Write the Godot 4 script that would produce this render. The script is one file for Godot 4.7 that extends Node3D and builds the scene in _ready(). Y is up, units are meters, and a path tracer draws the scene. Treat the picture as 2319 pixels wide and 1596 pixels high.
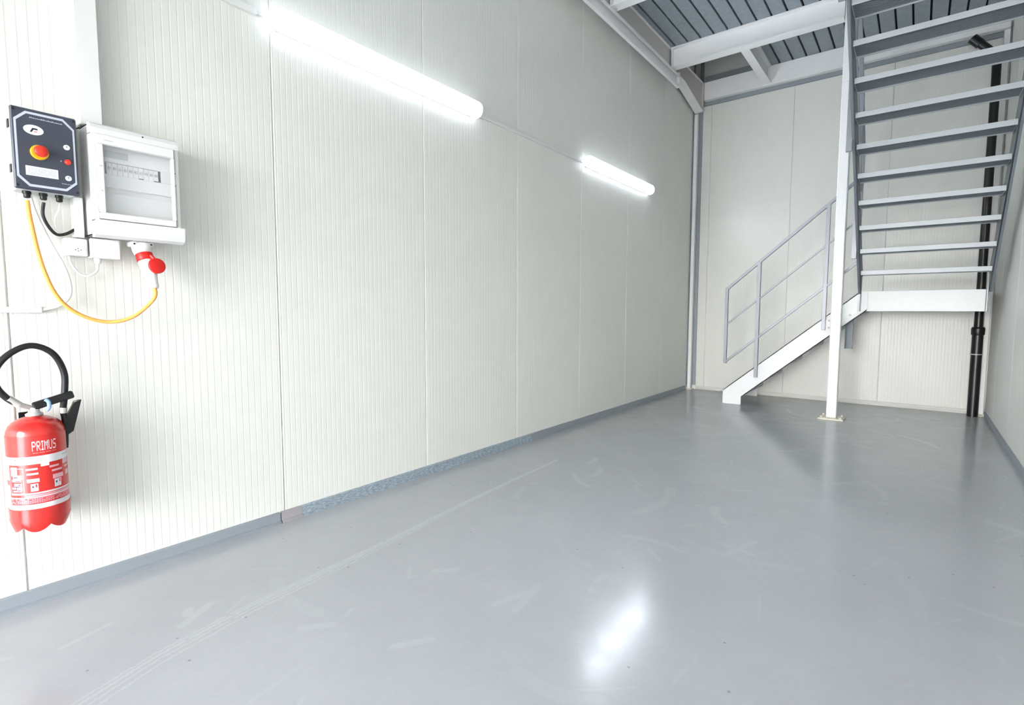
extends Node3D
# A storage unit with white sandwich-panel walls, grey coated floor, steel mezzanine and stair.
# x: from the left wall (0) to the right wall (3.17); z: from the door (+) to the far wall (-7.42); y up.

const RX := 3.17          # right wall
const FZ := -7.42         # far wall
const NZ := 3.80          # inner face of the front wall with the door opening
const TOP := 6.0          # underside of the roof
const DECK := 4.15        # underside of the mezzanine deck

var M := {}
var bases := {}
var taken := {}
var rng := RandomNumberGenerator.new()

# ---------------------------------------------------------------- helpers
func numbered(called: String) -> String:
	if not taken.has(called):
		taken[called] = 0
		return called
	taken[called] += 1
	return "%s_%03d" % [called, taken[called]]

func thing(called: String, label: String, category: String, at: Vector3, group := "") -> Node3D:
	var o := Node3D.new()
	o.name = numbered(called)
	add_child(o)
	o.position = at
	o.set_meta("label", label)
	o.set_meta("category", category)
	if group != "":
		o.set_meta("group", group)
	bases[o] = at
	return o

func structure(called: String, label: String, at := Vector3.ZERO) -> Node3D:
	var o := Node3D.new()
	o.name = numbered(called)
	add_child(o)
	o.position = at
	o.set_meta("kind", "structure")
	o.set_meta("label", label)
	bases[o] = at
	return o

# parts are modelled in room coordinates and hung under their thing
func part(parent: Node3D, called: String, st: SurfaceTool, mat: Material, label := "") -> MeshInstance3D:
	var o := MeshInstance3D.new()
	o.name = called
	o.mesh = st.commit()
	o.material_override = mat
	o.cast_shadow = GeometryInstance3D.SHADOW_CASTING_SETTING_ON
	parent.add_child(o, true)
	if bases.has(parent):
		o.position = -bases[parent]
	if label != "":
		o.set_meta("label", label)
	return o

func shared(parent: Node3D, called: String, mesh: Mesh, mat: Material, at: Vector3) -> MeshInstance3D:
	var o := MeshInstance3D.new()
	o.name = called
	o.mesh = mesh
	o.material_override = mat
	parent.add_child(o, true)
	o.position = at - (bases[parent] if bases.has(parent) else Vector3.ZERO)
	return o

func new_st() -> SurfaceTool:
	var st := SurfaceTool.new()
	st.begin(Mesh.PRIMITIVE_TRIANGLES)
	return st

func tri(st: SurfaceTool, a: Vector3, b: Vector3, c: Vector3, na: Vector3, nb: Vector3, nc: Vector3, ua := Vector2.ZERO, ub := Vector2.ZERO, uc := Vector2.ZERO) -> void:
	if (b - a).cross(c - a).dot(na + nb + nc) > 0.0:
		var t := b; b = c; c = t
		t = nb; nb = nc; nc = t
		var u := ub; ub = uc; uc = u
	st.set_normal(na); st.set_uv(ua); st.add_vertex(a)
	st.set_normal(nb); st.set_uv(ub); st.add_vertex(b)
	st.set_normal(nc); st.set_uv(uc); st.add_vertex(c)

func quad(st: SurfaceTool, a: Vector3, b: Vector3, c: Vector3, d: Vector3, n: Vector3) -> void:
	tri(st, a, b, c, n, n, n, Vector2(0, 0), Vector2(1, 0), Vector2(1, 1))
	tri(st, a, c, d, n, n, n, Vector2(0, 0), Vector2(1, 1), Vector2(0, 1))

# box with chamfered edges, from corner lo to corner hi, optionally turned by basis about its centre
func box(st: SurfaceTool, lo: Vector3, hi: Vector3, ch := 0.0, turn := Basis.IDENTITY) -> void:
	var c := (lo + hi) * 0.5
	var h := (hi - lo).abs() * 0.5
	var k: float = min(ch, min(h.x, min(h.y, h.z)) * 0.9)
	var ax := [Vector3(1, 0, 0), Vector3(0, 1, 0), Vector3(0, 0, 1)]
	for i in 3:
		var j := (i + 1) % 3
		var l := (i + 2) % 3
		for s in [-1.0, 1.0]:
			var n: Vector3 = ax[i] * s
			var o: Vector3 = n * h[i]
			var u: Vector3 = ax[j] * (h[j] - k)
			var v: Vector3 = ax[l] * (h[l] - k)
			quad(st, c + turn * (o - u - v), c + turn * (o + u - v), c + turn * (o + u + v), c + turn * (o - u + v), turn * n)
			if k > 0.0:
				for s2 in [-1.0, 1.0]:
					var n2: Vector3 = ax[j] * s2
					var p: Vector3 = n * h[i] + n2 * (h[j] - k)
					var q: Vector3 = n * (h[i] - k) + n2 * h[j]
					quad(st, c + turn * (p - v), c + turn * (q - v), c + turn * (q + v), c + turn * (p + v), turn * (n + n2).normalized())
					for s3 in [-1.0, 1.0]:
						if i == 0:
							var n3: Vector3 = ax[l] * s3
							var a := n * h[i] + n2 * (h[j] - k) + n3 * (h[l] - k)
							var b := n * (h[i] - k) + n2 * h[j] + n3 * (h[l] - k)
							var d := n * (h[i] - k) + n2 * (h[j] - k) + n3 * h[l]
							var m := turn * (n + n2 + n3).normalized()
							tri(st, c + turn * a, c + turn * b, c + turn * d, m, m, m)

# straight square bar from a to b, w wide along side, t thick across
func bar(st: SurfaceTool, a: Vector3, b: Vector3, w: float, t: float, side: Vector3, ch := 0.002) -> void:
	var y := (b - a).normalized()
	var z := side.cross(y).normalized()
	var x := y.cross(z).normalized()
	var half := Vector3(w * 0.5, (b - a).length() * 0.5, t * 0.5)
	var mid := (a + b) * 0.5
	box(st, mid - half, mid + half, ch, Basis(x, y, z))

# flat polygon (points in a plane) pushed along dir
func prism(st: SurfaceTool, pts: Array, dir: Vector3) -> void:
	var p2 := PackedVector2Array()
	var n := dir.normalized()
	var u: Vector3 = n.cross(Vector3.UP if abs(n.y) < 0.9 else Vector3.RIGHT).normalized()
	var v := n.cross(u)
	for p in pts:
		p2.append(Vector2(p.dot(u), p.dot(v)))
	var idx := Geometry2D.triangulate_polygon(p2)
	for i in range(0, idx.size(), 3):
		tri(st, pts[idx[i]], pts[idx[i + 1]], pts[idx[i + 2]], -n, -n, -n)
		tri(st, pts[idx[i]] + dir, pts[idx[i + 1]] + dir, pts[idx[i + 2]] + dir, n, n, n)
	var turn := 0.0
	for i in p2.size():
		turn += p2[i].cross(p2[(i + 1) % p2.size()])
	for i in pts.size():
		var a: Vector3 = pts[i]
		var b: Vector3 = pts[(i + 1) % pts.size()]
		var m := (b - a).cross(n).normalized() * (1.0 if turn > 0.0 else -1.0)
		quad(st, a, b, b + dir, a + dir, m)

# round tube along a list of points
func tube(st: SurfaceTool, pts: Array, rad: float, sides := 12, caps := true) -> void:
	var t0: Vector3 = (pts[1] - pts[0]).normalized()
	var u: Vector3 = t0.cross(Vector3.UP if abs(t0.y) < 0.9 else Vector3.RIGHT).normalized()
	var rings := []
	for i in pts.size():
		var t: Vector3
		if i == 0:
			t = t0
		elif i == pts.size() - 1:
			t = (pts[i] - pts[i - 1]).normalized()
		else:
			t = (pts[i + 1] - pts[i - 1]).normalized()
		u = (u - t * u.dot(t)).normalized()
		var v := t.cross(u)
		var ring := []
		for k in sides:
			var a := TAU * k / sides
			ring.append(u * cos(a) + v * sin(a))
		rings.append(ring)
	for i in pts.size() - 1:
		for k in sides:
			var k2 := (k + 1) % sides
			var A: Vector3 = pts[i] + rings[i][k] * rad
			var B: Vector3 = pts[i] + rings[i][k2] * rad
			var C: Vector3 = pts[i + 1] + rings[i + 1][k2] * rad
			var D: Vector3 = pts[i + 1] + rings[i + 1][k] * rad
			tri(st, A, B, C, rings[i][k], rings[i][k2], rings[i + 1][k2])
			tri(st, A, C, D, rings[i][k], rings[i + 1][k2], rings[i + 1][k])
	if caps:
		for e in [0, pts.size() - 1]:
			var nn: Vector3 = -t0 if e == 0 else (pts[e] - pts[e - 1]).normalized()
			for k in sides:
				tri(st, pts[e], pts[e] + rings[e][k] * rad, pts[e] + rings[e][(k + 1) % sides] * rad, nn, nn, nn)

func curve(pts: Array, steps := 8) -> Array:
	var out := []
	for i in pts.size() - 1:
		var p0: Vector3 = pts[max(i - 1, 0)]
		var p1: Vector3 = pts[i]
		var p2: Vector3 = pts[i + 1]
		var p3: Vector3 = pts[min(i + 2, pts.size() - 1)]
		for s in steps:
			out.append(p1.cubic_interpolate(p2, p0, p3, float(s) / steps))
	out.append(pts[-1])
	return out

# body of revolution: profile of Vector2(radius, height) about an axis through at
func lathe(st: SurfaceTool, prof: Array, at: Vector3, axis := Vector3.UP, sides := 32, sharp := false) -> void:
	var y := axis.normalized()
	var u: Vector3 = y.cross(Vector3.UP if abs(y.y) < 0.9 else Vector3.RIGHT).normalized()
	var v := y.cross(u)
	var nrm := []
	for i in prof.size():
		var d: Vector2 = prof[min(i + 1, prof.size() - 1)] - prof[max(i - 1, 0)]
		nrm.append(Vector2(d.y, -d.x).normalized())
	for i in prof.size() - 1:
		var n0: Vector2 = nrm[i]
		var n1: Vector2 = nrm[i + 1]
		if sharp:
			var d: Vector2 = prof[i + 1] - prof[i]
			n0 = Vector2(d.y, -d.x).normalized()
			n1 = n0
		for k in sides:
			var d0 := u * cos(TAU * k / sides) + v * sin(TAU * k / sides)
			var d1 := u * cos(TAU * (k + 1) / sides) + v * sin(TAU * (k + 1) / sides)
			var A: Vector3 = at + d0 * prof[i].x + y * prof[i].y
			var B: Vector3 = at + d1 * prof[i].x + y * prof[i].y
			var C: Vector3 = at + d1 * prof[i + 1].x + y * prof[i + 1].y
			var D: Vector3 = at + d0 * prof[i + 1].x + y * prof[i + 1].y
			if prof[i].x > 1e-6:
				tri(st, A, B, C, d0 * n0.x + y * n0.y, d1 * n0.x + y * n0.y, d1 * n1.x + y * n1.y)
			if prof[i + 1].x > 1e-6:
				tri(st, A, C, D, d0 * n0.x + y * n0.y, d1 * n1.x + y * n1.y, d0 * n1.x + y * n1.y)

func bolt(st: SurfaceTool, at: Vector3, axis: Vector3, rad := 0.011, high := 0.009) -> void:
	lathe(st, [Vector2(rad, 0), Vector2(rad, high * 0.8), Vector2(rad * 0.8, high), Vector2(0, high)], at, axis, 6, true)

func mat(c: Color, rough: float, metal := 0.0, spec := 0.5) -> StandardMaterial3D:
	var m := StandardMaterial3D.new()
	m.albedo_color = c
	m.roughness = rough
	m.metallic = metal
	m.metallic_specular = spec
	return m

func noise_tex(seed_: int, freq: float, lo: Color, hi: Color, size := 512, oct := 4) -> NoiseTexture2D:
	var n := FastNoiseLite.new()
	n.seed = seed_
	n.frequency = freq
	n.fractal_octaves = oct
	var t := NoiseTexture2D.new()
	t.width = size
	t.height = size
	t.seamless = true
	t.noise = n
	var g := Gradient.new()
	g.set_color(0, lo)
	g.set_color(1, hi)
	t.color_ramp = g
	return t

func grained(c: Color, rough: float, metal: float, tex: Texture2D, scale: float) -> StandardMaterial3D:
	var m := mat(c, rough, metal)
	m.albedo_texture = tex
	m.uv1_triplanar = true
	m.uv1_world_triplanar = true
	m.uv1_scale = Vector3.ONE * scale
	return m

# ---------------------------------------------------------------- surfaces
func make_materials() -> void:
	var soft := noise_tex(3, 0.012, Color(0.988, 0.988, 0.988), Color(1, 1, 1))
	M.panel = grained(Color(0.90, 0.90, 0.875), 0.32, 0.0, soft, 0.7)
	M.steel_white = grained(Color(0.955, 0.955, 0.955), 0.42, 0.0, soft, 2.0)
	M.steel_primer = grained(Color(0.80, 0.78, 0.765), 0.5, 0.0, soft, 2.0)
	M.cream = mat(Color(0.93, 0.905, 0.84), 0.55)
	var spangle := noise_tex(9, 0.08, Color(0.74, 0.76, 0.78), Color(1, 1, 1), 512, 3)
	M.galv = grained(Color(0.86, 0.87, 0.875), 0.42, 0.1, spangle, 6.0)  # light copy of the galvanised steel, raised for the lit tread edges
	M.zinc_shaded = grained(Color(0.58, 0.61, 0.635), 0.5, 0.2, spangle, 6.0)  # darker copy: shade under the treads is in the colour; stringers and hanger share it
	M.rail = mat(Color(0.60, 0.61, 0.635), 0.38, 0.25)
	M.deck = grained(Color(0.60, 0.645, 0.67), 0.45, 0.15, noise_tex(5, 0.02, Color(0.9, 0.9, 0.9), Color(1, 1, 1)), 1.5)
	M.board = mat(Color(0.16, 0.15, 0.14), 0.8)
	M.skirt = grained(Color(0.57, 0.60, 0.625), 0.45, 0.1, soft, 3.0)
	M.skirt_brown = grained(Color(0.64, 0.62, 0.63), 0.6, 0.0, soft, 6.0)
	M.skirt_bare = grained(Color(0.80, 0.84, 0.87), 0.4, 0.25, noise_tex(12, 0.03, Color(0.55, 0.6, 0.63), Color(1.0, 1.0, 1.0), 512, 5), 5.0)
	M.skirt_bare.uv1_scale = Vector3(9, 9, 2)
	M.white_plastic = mat(Color(0.90, 0.90, 0.895), 0.38)
	M.cover_plastic = mat(Color(0.90, 0.90, 0.91), 0.5)
	M.grey_plastic = mat(Color(0.74, 0.755, 0.77), 0.45)
	M.black_plastic = mat(Color(0.055, 0.058, 0.066), 0.42)
	M.panel_blue = mat(Color(0.235, 0.255, 0.31), 0.36)
	M.panel_silver = mat(Color(0.80, 0.82, 0.87), 0.35, 0.2)
	M.side_grey = mat(Color(0.80, 0.82, 0.82), 0.45)
	M.print_white = mat(Color(0.88, 0.88, 0.91), 0.5)
	M.print_black = mat(Color(0.08, 0.08, 0.09), 0.6)
	M.print_grey = mat(Color(0.50, 0.52, 0.57), 0.6)
	M.yellow = mat(Color(0.93, 0.72, 0.10), 0.35)
	M.red_button = mat(Color(0.86, 0.20, 0.12), 0.4)
	M.red_plastic = mat(Color(0.84, 0.10, 0.08), 0.38)
	M.red_paint = mat(Color(0.82, 0.13, 0.105), 0.26)
	M.red_paint.clearcoat_enabled = true
	M.red_paint.clearcoat = 0.6
	M.red_paint.clearcoat_roughness = 0.12
	M.rubber = mat(Color(0.055, 0.06, 0.066), 0.42)
	M.pipe = mat(Color(0.03, 0.03, 0.033), 0.36)
	M.orange = mat(Color(0.93, 0.66, 0.33), 0.5)
	M.brass = mat(Color(0.80, 0.79, 0.78), 0.35, 0.4)
	M.blue_tag = mat(Color(0.55, 0.68, 0.90), 0.5)
	M.led = mat(Color(0.85, 0.08, 0.06), 0.3)
	M.led.emission_enabled = true
	M.led.emission = Color(1.0, 0.25, 0.2)
	M.led.emission_energy_multiplier = 0.9
	M.glass = mat(Color(0.97, 0.98, 0.98, 0.05), 0.06)
	M.glass.transparency = BaseMaterial3D.TRANSPARENCY_ALPHA
	M.diffuser = mat(Color(0.95, 0.96, 0.98), 0.4)
	M.diffuser.emission_enabled = true
	M.diffuser.emission = Color(0.93, 0.96, 1.0)
	M.diffuser.emission_energy_multiplier = 2.3
	M.concrete = grained(Color(0.66, 0.65, 0.63), 0.85, 0.0, noise_tex(21, 0.02, Color(0.85, 0.85, 0.85), Color(1, 1, 1)), 0.5)
	M.floor = floor_material()

# grey floor coating with wiped patches, scuffs, long drag scratches and specks (floor plan: 3.2 m by 10.9 m)
func floor_material() -> StandardMaterial3D:
	var w := 598
	var h := 2040
	var px := 187.0     # pixels a metre
	var n1 := FastNoiseLite.new(); n1.seed = 4; n1.frequency = 0.0055; n1.fractal_octaves = 4
	var n2 := FastNoiseLite.new(); n2.seed = 8; n2.frequency = 0.028; n2.fractal_octaves = 3
	var n3 := FastNoiseLite.new(); n3.seed = 15; n3.frequency = 0.12; n3.fractal_octaves = 2
	var tone := PackedFloat32Array()
	var dull := PackedFloat32Array()
	tone.resize(w * h)
	dull.resize(w * h)
	for y in h:
		for x in w:
			var a := n1.get_noise_2d(x, y * 0.8)
			var b := n2.get_noise_2d(x * 0.7, y)
			var c := n3.get_noise_2d(x, y)
			var i := y * w + x
			var patch: float = smoothstep(-0.05, 0.45, a) * 0.5 + smoothstep(0.0, 0.5, b) * smoothstep(-0.2, 0.35, a) * 0.7
			tone[i] = a * 0.014 + b * 0.006 + c * 0.003
			dull[i] = patch * 0.05 + a * 0.03 + b * 0.03 + c * 0.02
	# stroke(list of floor points, width in m, tone, dullness): marks at their own places
	var stroke := func(pts: Array, wid: float, t: float, d: float, broken: float) -> void:
		for k in pts.size() - 1:
			var p: Vector2 = pts[k]
			var q: Vector2 = pts[k + 1]
			var steps := int((q - p).length() * px * 1.2) + 1
			for s in steps:
				var at := p.lerp(q, float(s) / steps)
				var cx := at.x * px
				var cy := (at.y + 7.5) * px
				if n3.get_noise_2d(cx * 0.5 + 91.0, cy * 0.5) < broken:
					continue
				var r := int(ceil(wid * px))
				for yy in range(-r, r + 1):
					for xx in range(-r, r + 1):
						var ix := int(cx) + xx
						var iy := int(cy) + yy
						if ix < 0 or iy < 0 or ix >= w or iy >= h:
							continue
						var f: float = clamp(1.2 - Vector2(xx, yy).length() / (wid * px), 0.0, 1.0)
						var i := iy * w + ix
						tone[i] = max(tone[i], tone[i] * (1.0 - f) + t * f) if t > 0.0 else min(tone[i], t * f + tone[i] * (1.0 - f))
						dull[i] = max(dull[i], d * f)
	var drag := [Vector2(0.80, -0.15), Vector2(0.752, -0.35), Vector2(0.688, -0.56), Vector2(0.641, -0.875), Vector2(0.62, -1.27), Vector2(0.60, -1.606), Vector2(0.56, -2.03), Vector2(0.525, -2.59), Vector2(0.50, -3.2)]
	for o in [0.0, 0.016, 0.035, 0.058]:
		var line := []
		for k in drag.size():
			line.append(drag[k] + Vector2(o * (1.4 - 0.14 * k), 0))
		stroke.call(line, 0.0035 if o != 0.016 else 0.0055, 0.045, 0.07, -0.6)
	for s in [[0.60, -0.66, 0.52, -0.80], [0.50, -0.73, 0.55, -0.70], [1.36, -1.44, 1.42, -1.62], [1.45, -1.45, 1.41, -1.66], [1.93, -2.40, 2.0, -2.62], [1.88, -2.5, 2.03, -2.46],
			[0.93, -0.92, 1.0, -1.0], [1.26, -1.05, 1.33, -1.16], [1.0, -1.48, 1.07, -1.55], [1.72, -3.3, 1.8, -3.36]]:
		stroke.call([Vector2(s[0], s[1]), Vector2(s[2], s[3])], 0.016, 0.020, 0.05, -0.5)
	for k in 260:
		var p := Vector2(rng.randf_range(0.1, 3.1), rng.randf_range(-7.2, 0.2))
		var ang := rng.randf_range(-0.9, 0.9)
		stroke.call([p, p + Vector2(sin(ang), cos(ang)) * rng.randf_range(0.03, 0.22)], rng.randf_range(0.003, 0.010), rng.randf_range(0.008, 0.02), 0.04, -0.4)
	for k in 46:
		# wiped arcs
		var p := Vector2(rng.randf_range(0.3, 2.9), rng.randf_range(-6.8, -0.3))
		var r := rng.randf_range(0.15, 0.6)
		var a0 := rng.randf_range(0.0, TAU)
		var arc := []
		for j in 9:
			arc.append(p + Vector2(cos(a0 + j * 0.11), sin(a0 + j * 0.11)) * r)
		stroke.call(arc, rng.randf_range(0.012, 0.03), rng.randf_range(0.008, 0.02), 0.05, -0.3)
	for k in 70:
		var p := Vector2(rng.randf_range(0.1, 3.1), rng.randf_range(-5.0, 0.2))
		stroke.call([p, p + Vector2(0.002, 0.002)], rng.randf_range(0.003, 0.005), -0.22, 0.1, -2.0)
	var img := Image.create(w, h, true, Image.FORMAT_RGB8)
	var rim := Image.create(w, h, true, Image.FORMAT_RGB8)
	for y in h:
		for x in w:
			var t := tone[y * w + x] + rng.randf_range(-0.004, 0.004)
			img.set_pixel(x, y, Color(0.662 + t, 0.669 + t, 0.682 + t * 0.9))
			var d: float = clamp(0.185 + dull[y * w + x], 0.10, 0.255)
			rim.set_pixel(x, y, Color(d, d, d))
	img.generate_mipmaps()
	rim.generate_mipmaps()
	var m := StandardMaterial3D.new()
	m.albedo_texture = ImageTexture.create_from_image(img)
	m.roughness_texture = ImageTexture.create_from_image(rim)
	m.roughness = 1.0
	m.metallic_specular = 0.5
	return m

# ---------------------------------------------------------------- room shell
# one sandwich panel: its face has fine vertical grooves every 30 mm, its long edges are folded back
func panel_mesh(width: float, y0: float, y1: float, deep := 0.00045) -> ArrayMesh:
	var prof := [Vector2(-0.0012, -0.006), Vector2(0.0, -0.006), Vector2(0.0012, -0.003), Vector2(0.005, 0.0)]
	var pitch := 0.0303
	var count := int((width - 0.012) / pitch)
	var start := (width - count * pitch) * 0.5
	for k in count + 1:
		var u := start + k * pitch
		if u - 0.004 > 0.006 and u + 0.004 < width - 0.006:
			prof.append(Vector2(u - 0.0035, 0.0))
			prof.append(Vector2(u - 0.0012, -deep))
			prof.append(Vector2(u + 0.0012, -deep))
			prof.append(Vector2(u + 0.0035, 0.0))
	prof.append(Vector2(width - 0.005, 0.0))
	prof.append(Vector2(width - 0.0012, -0.003))
	prof.append(Vector2(width, -0.006))
	prof.append(Vector2(width + 0.0012, -0.006))
	prof.append(Vector2(width + 0.0012, -0.08))
	prof.append(Vector2(-0.0012, -0.08))
	var st := new_st()
	for i in prof.size():
		var a: Vector2 = prof[i]
		var b: Vector2 = prof[(i + 1) % prof.size()]
		var d := b - a
		var n := Vector3(-d.y, 0, d.x).normalized()
		quad(st, Vector3(a.x, y0, a.y), Vector3(b.x, y0, b.y), Vector3(b.x, y1, b.y), Vector3(a.x, y1, a.y), n)
	for y in [y0, y1]:
		quad(st, Vector3(0, y, 0), Vector3(width, y, 0), Vector3(width, y, -0.08), Vector3(0, y, -0.08), Vector3(0, -1 if y == y0 else 1, 0))
	return st.commit()

# joints: positions of the joints along u; origin and turn set where the wall's face stands
func panel_wall(called: String, label: String, joints: Array, origin: Vector3, turn: float, y0: float, y1: float) -> Node3D:
	var w := structure(called, label, origin)
	w.rotation.y = turn
	for i in joints.size() - 1:
		var o := MeshInstance3D.new()
		o.name = "panel"
		o.mesh = panel_mesh(joints[i + 1] - joints[i] - 0.0016, y0, y1)
		o.material_override = M.panel
		w.add_child(o, true)
		o.position = Vector3(joints[i], 0, 0)
	return w

func build_room() -> void:
	# floor slab with its coating
	var f := structure("floor", "grey coated concrete floor with scuffs and drag scratches")
	var st := new_st()
	var a := Vector3(-0.1, 0, NZ + 0.08)
	var b := Vector3(RX + 0.1, 0, NZ + 0.08)
	var c := Vector3(RX + 0.1, 0, FZ - 0.08)
	var d := Vector3(-0.1, 0, FZ - 0.08)
	var uv := func(p: Vector3) -> Vector2: return Vector2(p.x / 3.198, (p.z + 7.5) / 10.909)
	tri(st, a, b, c, Vector3.UP, Vector3.UP, Vector3.UP, uv.call(a), uv.call(b), uv.call(c))
	tri(st, a, c, d, Vector3.UP, Vector3.UP, Vector3.UP, uv.call(a), uv.call(c), uv.call(d))
	part(f, "coating", st, M.floor)
	st = new_st()
	box(st, Vector3(-0.1, -0.2, FZ - 0.08), Vector3(RX + 0.1, -0.002, NZ + 0.08))
	part(f, "slab", st, M.concrete)

	# walls: left runs away from the door, its u axis is -z
	var lj := [-3.88, -3.603, -2.6065, -1.61, -0.6135]
	for k in 8:
		lj.append(0.383 + 0.9965 * k)
	lj.append(-FZ + 0.002)
	panel_wall("wall_left", "white sandwich panel wall with fine vertical grooves", lj, Vector3(0, 0, 0), PI / 2, 0.001, TOP)
	panel_wall("wall_far", "white sandwich panel wall behind the stair", [-0.078, 0.227, 1.227, 2.227, RX + 0.078], Vector3(0, 0, FZ), 0.0, 0.001, TOP)
	var rj := [-0.002]
	for k in 8:
		rj.append(0.72 + 0.9965 * k)
	rj.append(8.69)
	rj.append(9.69)
	rj.append(10.69)
	rj.append(11.30)
	panel_wall("wall_right", "white sandwich panel wall beside the upper stair flight", rj, Vector3(RX, 0, FZ), -PI / 2, 0.001, TOP)

	# unseen front wall; door opening sized and offset to steer the daylight
	var w := structure("wall_front", "white front wall around the open door")
	st = new_st()
	box(st, Vector3(0, 0, NZ), Vector3(0.75, DOOR, NZ + 0.08))
	box(st, Vector3(RX - 0.12, 0, NZ), Vector3(RX, DOOR, NZ + 0.08))
	box(st, Vector3(0, DOOR, NZ), Vector3(RX, TOP, NZ + 0.08))
	part(w, "wall_panel", st, M.panel)

	var r := structure("roof", "closed roof above the mezzanine")
	st = new_st()
	box(st, Vector3(-0.1, TOP, FZ - 0.1), Vector3(RX + 0.1, TOP + 0.1, NZ + 0.1))
	part(r, "roof_panel", st, M.panel)

	var g := structure("ground_outside", "unseen pale paving in front of the door, added to bounce daylight inside")
	st = new_st()
	box(st, Vector3(-25, -0.25, NZ + 0.08), Vector3(28, -0.02, 40))
	part(g, "paving", st, M.concrete)  # unseen ground, put in so daylight bounces through the door

	# skirting profiles
	var bl := structure("baseboard_left", "grey metal base profile along the left wall, bare metal in the middle")
	for s in [[NZ, -1.345, M.skirt, "profile"], [-1.352, -1.462, M.skirt_brown, "joint_piece"], [-1.464, -3.56, M.skirt_bare, "bare_profile"], [-3.562, -7.30, M.skirt, "profile"]]:
		st = new_st()
		prism(st, [Vector3(0.0, 0.0, s[0]), Vector3(0.024, 0.0, s[0]), Vector3(0.024, 0.010, s[0]), Vector3(0.014, 0.014, s[0]), Vector3(0.014, 0.052, s[0]), Vector3(0.0, 0.056, s[0])], Vector3(0, 0, s[1] - s[0]))
		part(bl, s[3], st, s[2])
	var bf := structure("baseboard_far", "pale metal base profile along the far wall")
	st = new_st()
	prism(st, [Vector3(0.11, 0.010, FZ), Vector3(0.11, 0.010, FZ + 0.012), Vector3(0.11, 0.030, FZ + 0.018), Vector3(0.11, 0.046, FZ + 0.010), Vector3(0.11, 0.052, FZ)], Vector3(RX - 0.19, 0, 0))
	part(bf, "profile", st, M.panel)
	var br := structure("baseboard_right", "grey metal base profile along the right wall")
	st = new_st()
	box(st, Vector3(RX - 0.014, 0.0, -7.34), Vector3(RX, 0.05, NZ), 0.002)
	part(br, "profile", st, M.skirt)

	# galvanised cover strips on the far wall under and over the edge beam, and in the left corner
	var t1 := structure("trim_1", "grey metal strip on the far wall under the white edge beam")
	st = new_st()
	box(st, Vector3(0.10, 3.868, FZ + 0.002), Vector3(RX - 0.02, 3.915, FZ + 0.03), 0.003)
	part(t1, "strip", st, M.skirt)
	var t2 := structure("trim_2", "grey metal strip on the far wall over the edge beam")
	st = new_st()
	box(st, Vector3(0.14, 4.15, FZ + 0.002), Vector3(0.95, 4.24, FZ + 0.05), 0.003)
	part(t2, "strip", st, M.skirt)
	var t3 := structure("trim_3", "grey metal corner strips where the left and far walls meet")
	st = new_st()
	box(st, Vector3(0.062, 0.06, FZ + 0.002), Vector3(0.112, TOP, FZ + 0.012), 0.002)
	part(t3, "strip", st, M.skirt)
	st = new_st()
	box(st, Vector3(0.002, 0.06, FZ + 0.06), Vector3(0.012, TOP, FZ + 0.09), 0.002)
	part(t3, "strip", st, M.skirt)

	# mezzanine: deck planks with open slots, dark boards on top
	var ce := structure("ceiling", "grey metal deck planks of the mezzanine with dark slots between")
	var pitch := 0.1455
	var plank := func(x0: float, x1: float, z0: float, z1: float) -> void:
		var s := new_st()
		prism(s, [Vector3(x0, DECK + 0.003, z0), Vector3(x0 + 0.003, DECK, z0), Vector3(x1 - 0.003, DECK, z0), Vector3(x1, DECK + 0.003, z0), Vector3(x1, DECK + 0.04, z0), Vector3(x0, DECK + 0.04, z0)], Vector3(0, 0, z1 - z0))
		part(ce, "deck_plank", s, M.deck)
	var x := 0.19 - pitch
	while x < RX - 0.01:
		var l: float = max(x + 0.009, 0.02)
		var r1: float = min(x + pitch - 0.009, RX - 0.01)
		if r1 < 2.0:
			plank.call(l, r1, NZ - 0.01, -6.16)
		elif l < 2.0:
			plank.call(l, 2.0, NZ - 0.01, -6.16)
		else:
			plank.call(l, r1, NZ - 0.01, -3.36)
		x += pitch
	x = 1.061 - pitch
	while x < RX - 0.01:
		plank.call(max(x + 0.009, 0.95), min(x + pitch - 0.009, RX - 0.01), -6.21, FZ + 0.02)
		x += pitch
	st = new_st()
	box(st, Vector3(0.02, DECK + 0.041, -6.2), Vector3(2.0, DECK + 0.065, NZ))
	box(st, Vector3(2.0, DECK + 0.041, -3.36), Vector3(RX - 0.01, DECK + 0.065, NZ))
	box(st, Vector3(0.95, DECK + 0.041, FZ + 0.02), Vector3(RX - 0.01, DECK + 0.065, -6.2))
	part(ce, "floor_board", st, M.board)

# I-shaped steel beam from a to b (top flange at a.y), flange width w
func i_beam(o: Node3D, a: Vector3, b: Vector3, h: float, w: float, m: Material) -> void:
	var along := (b - a).normalized()
	var s := along.cross(Vector3.UP).normalized() * (w * 0.5)
	var t := 0.012
	var web := s.normalized() * 0.004
	var up := Vector3.UP
	var st := new_st()
	prism(st, [a - s, a + s, a + s - up * t, a - s - up * t], b - a)
	part(o, "top_flange", st, m)
	st = new_st()
	var lo := a - up * h
	prism(st, [lo - s, lo + s, lo + s + up * t, lo - s + up * t], b - a)
	part(o, "bottom_flange", st, m)
	st = new_st()
	prism(st, [a - web - up * t, a + web - up * t, lo + web + up * t, lo - web + up * t], b - a)
	part(o, "web", st, m)

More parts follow.
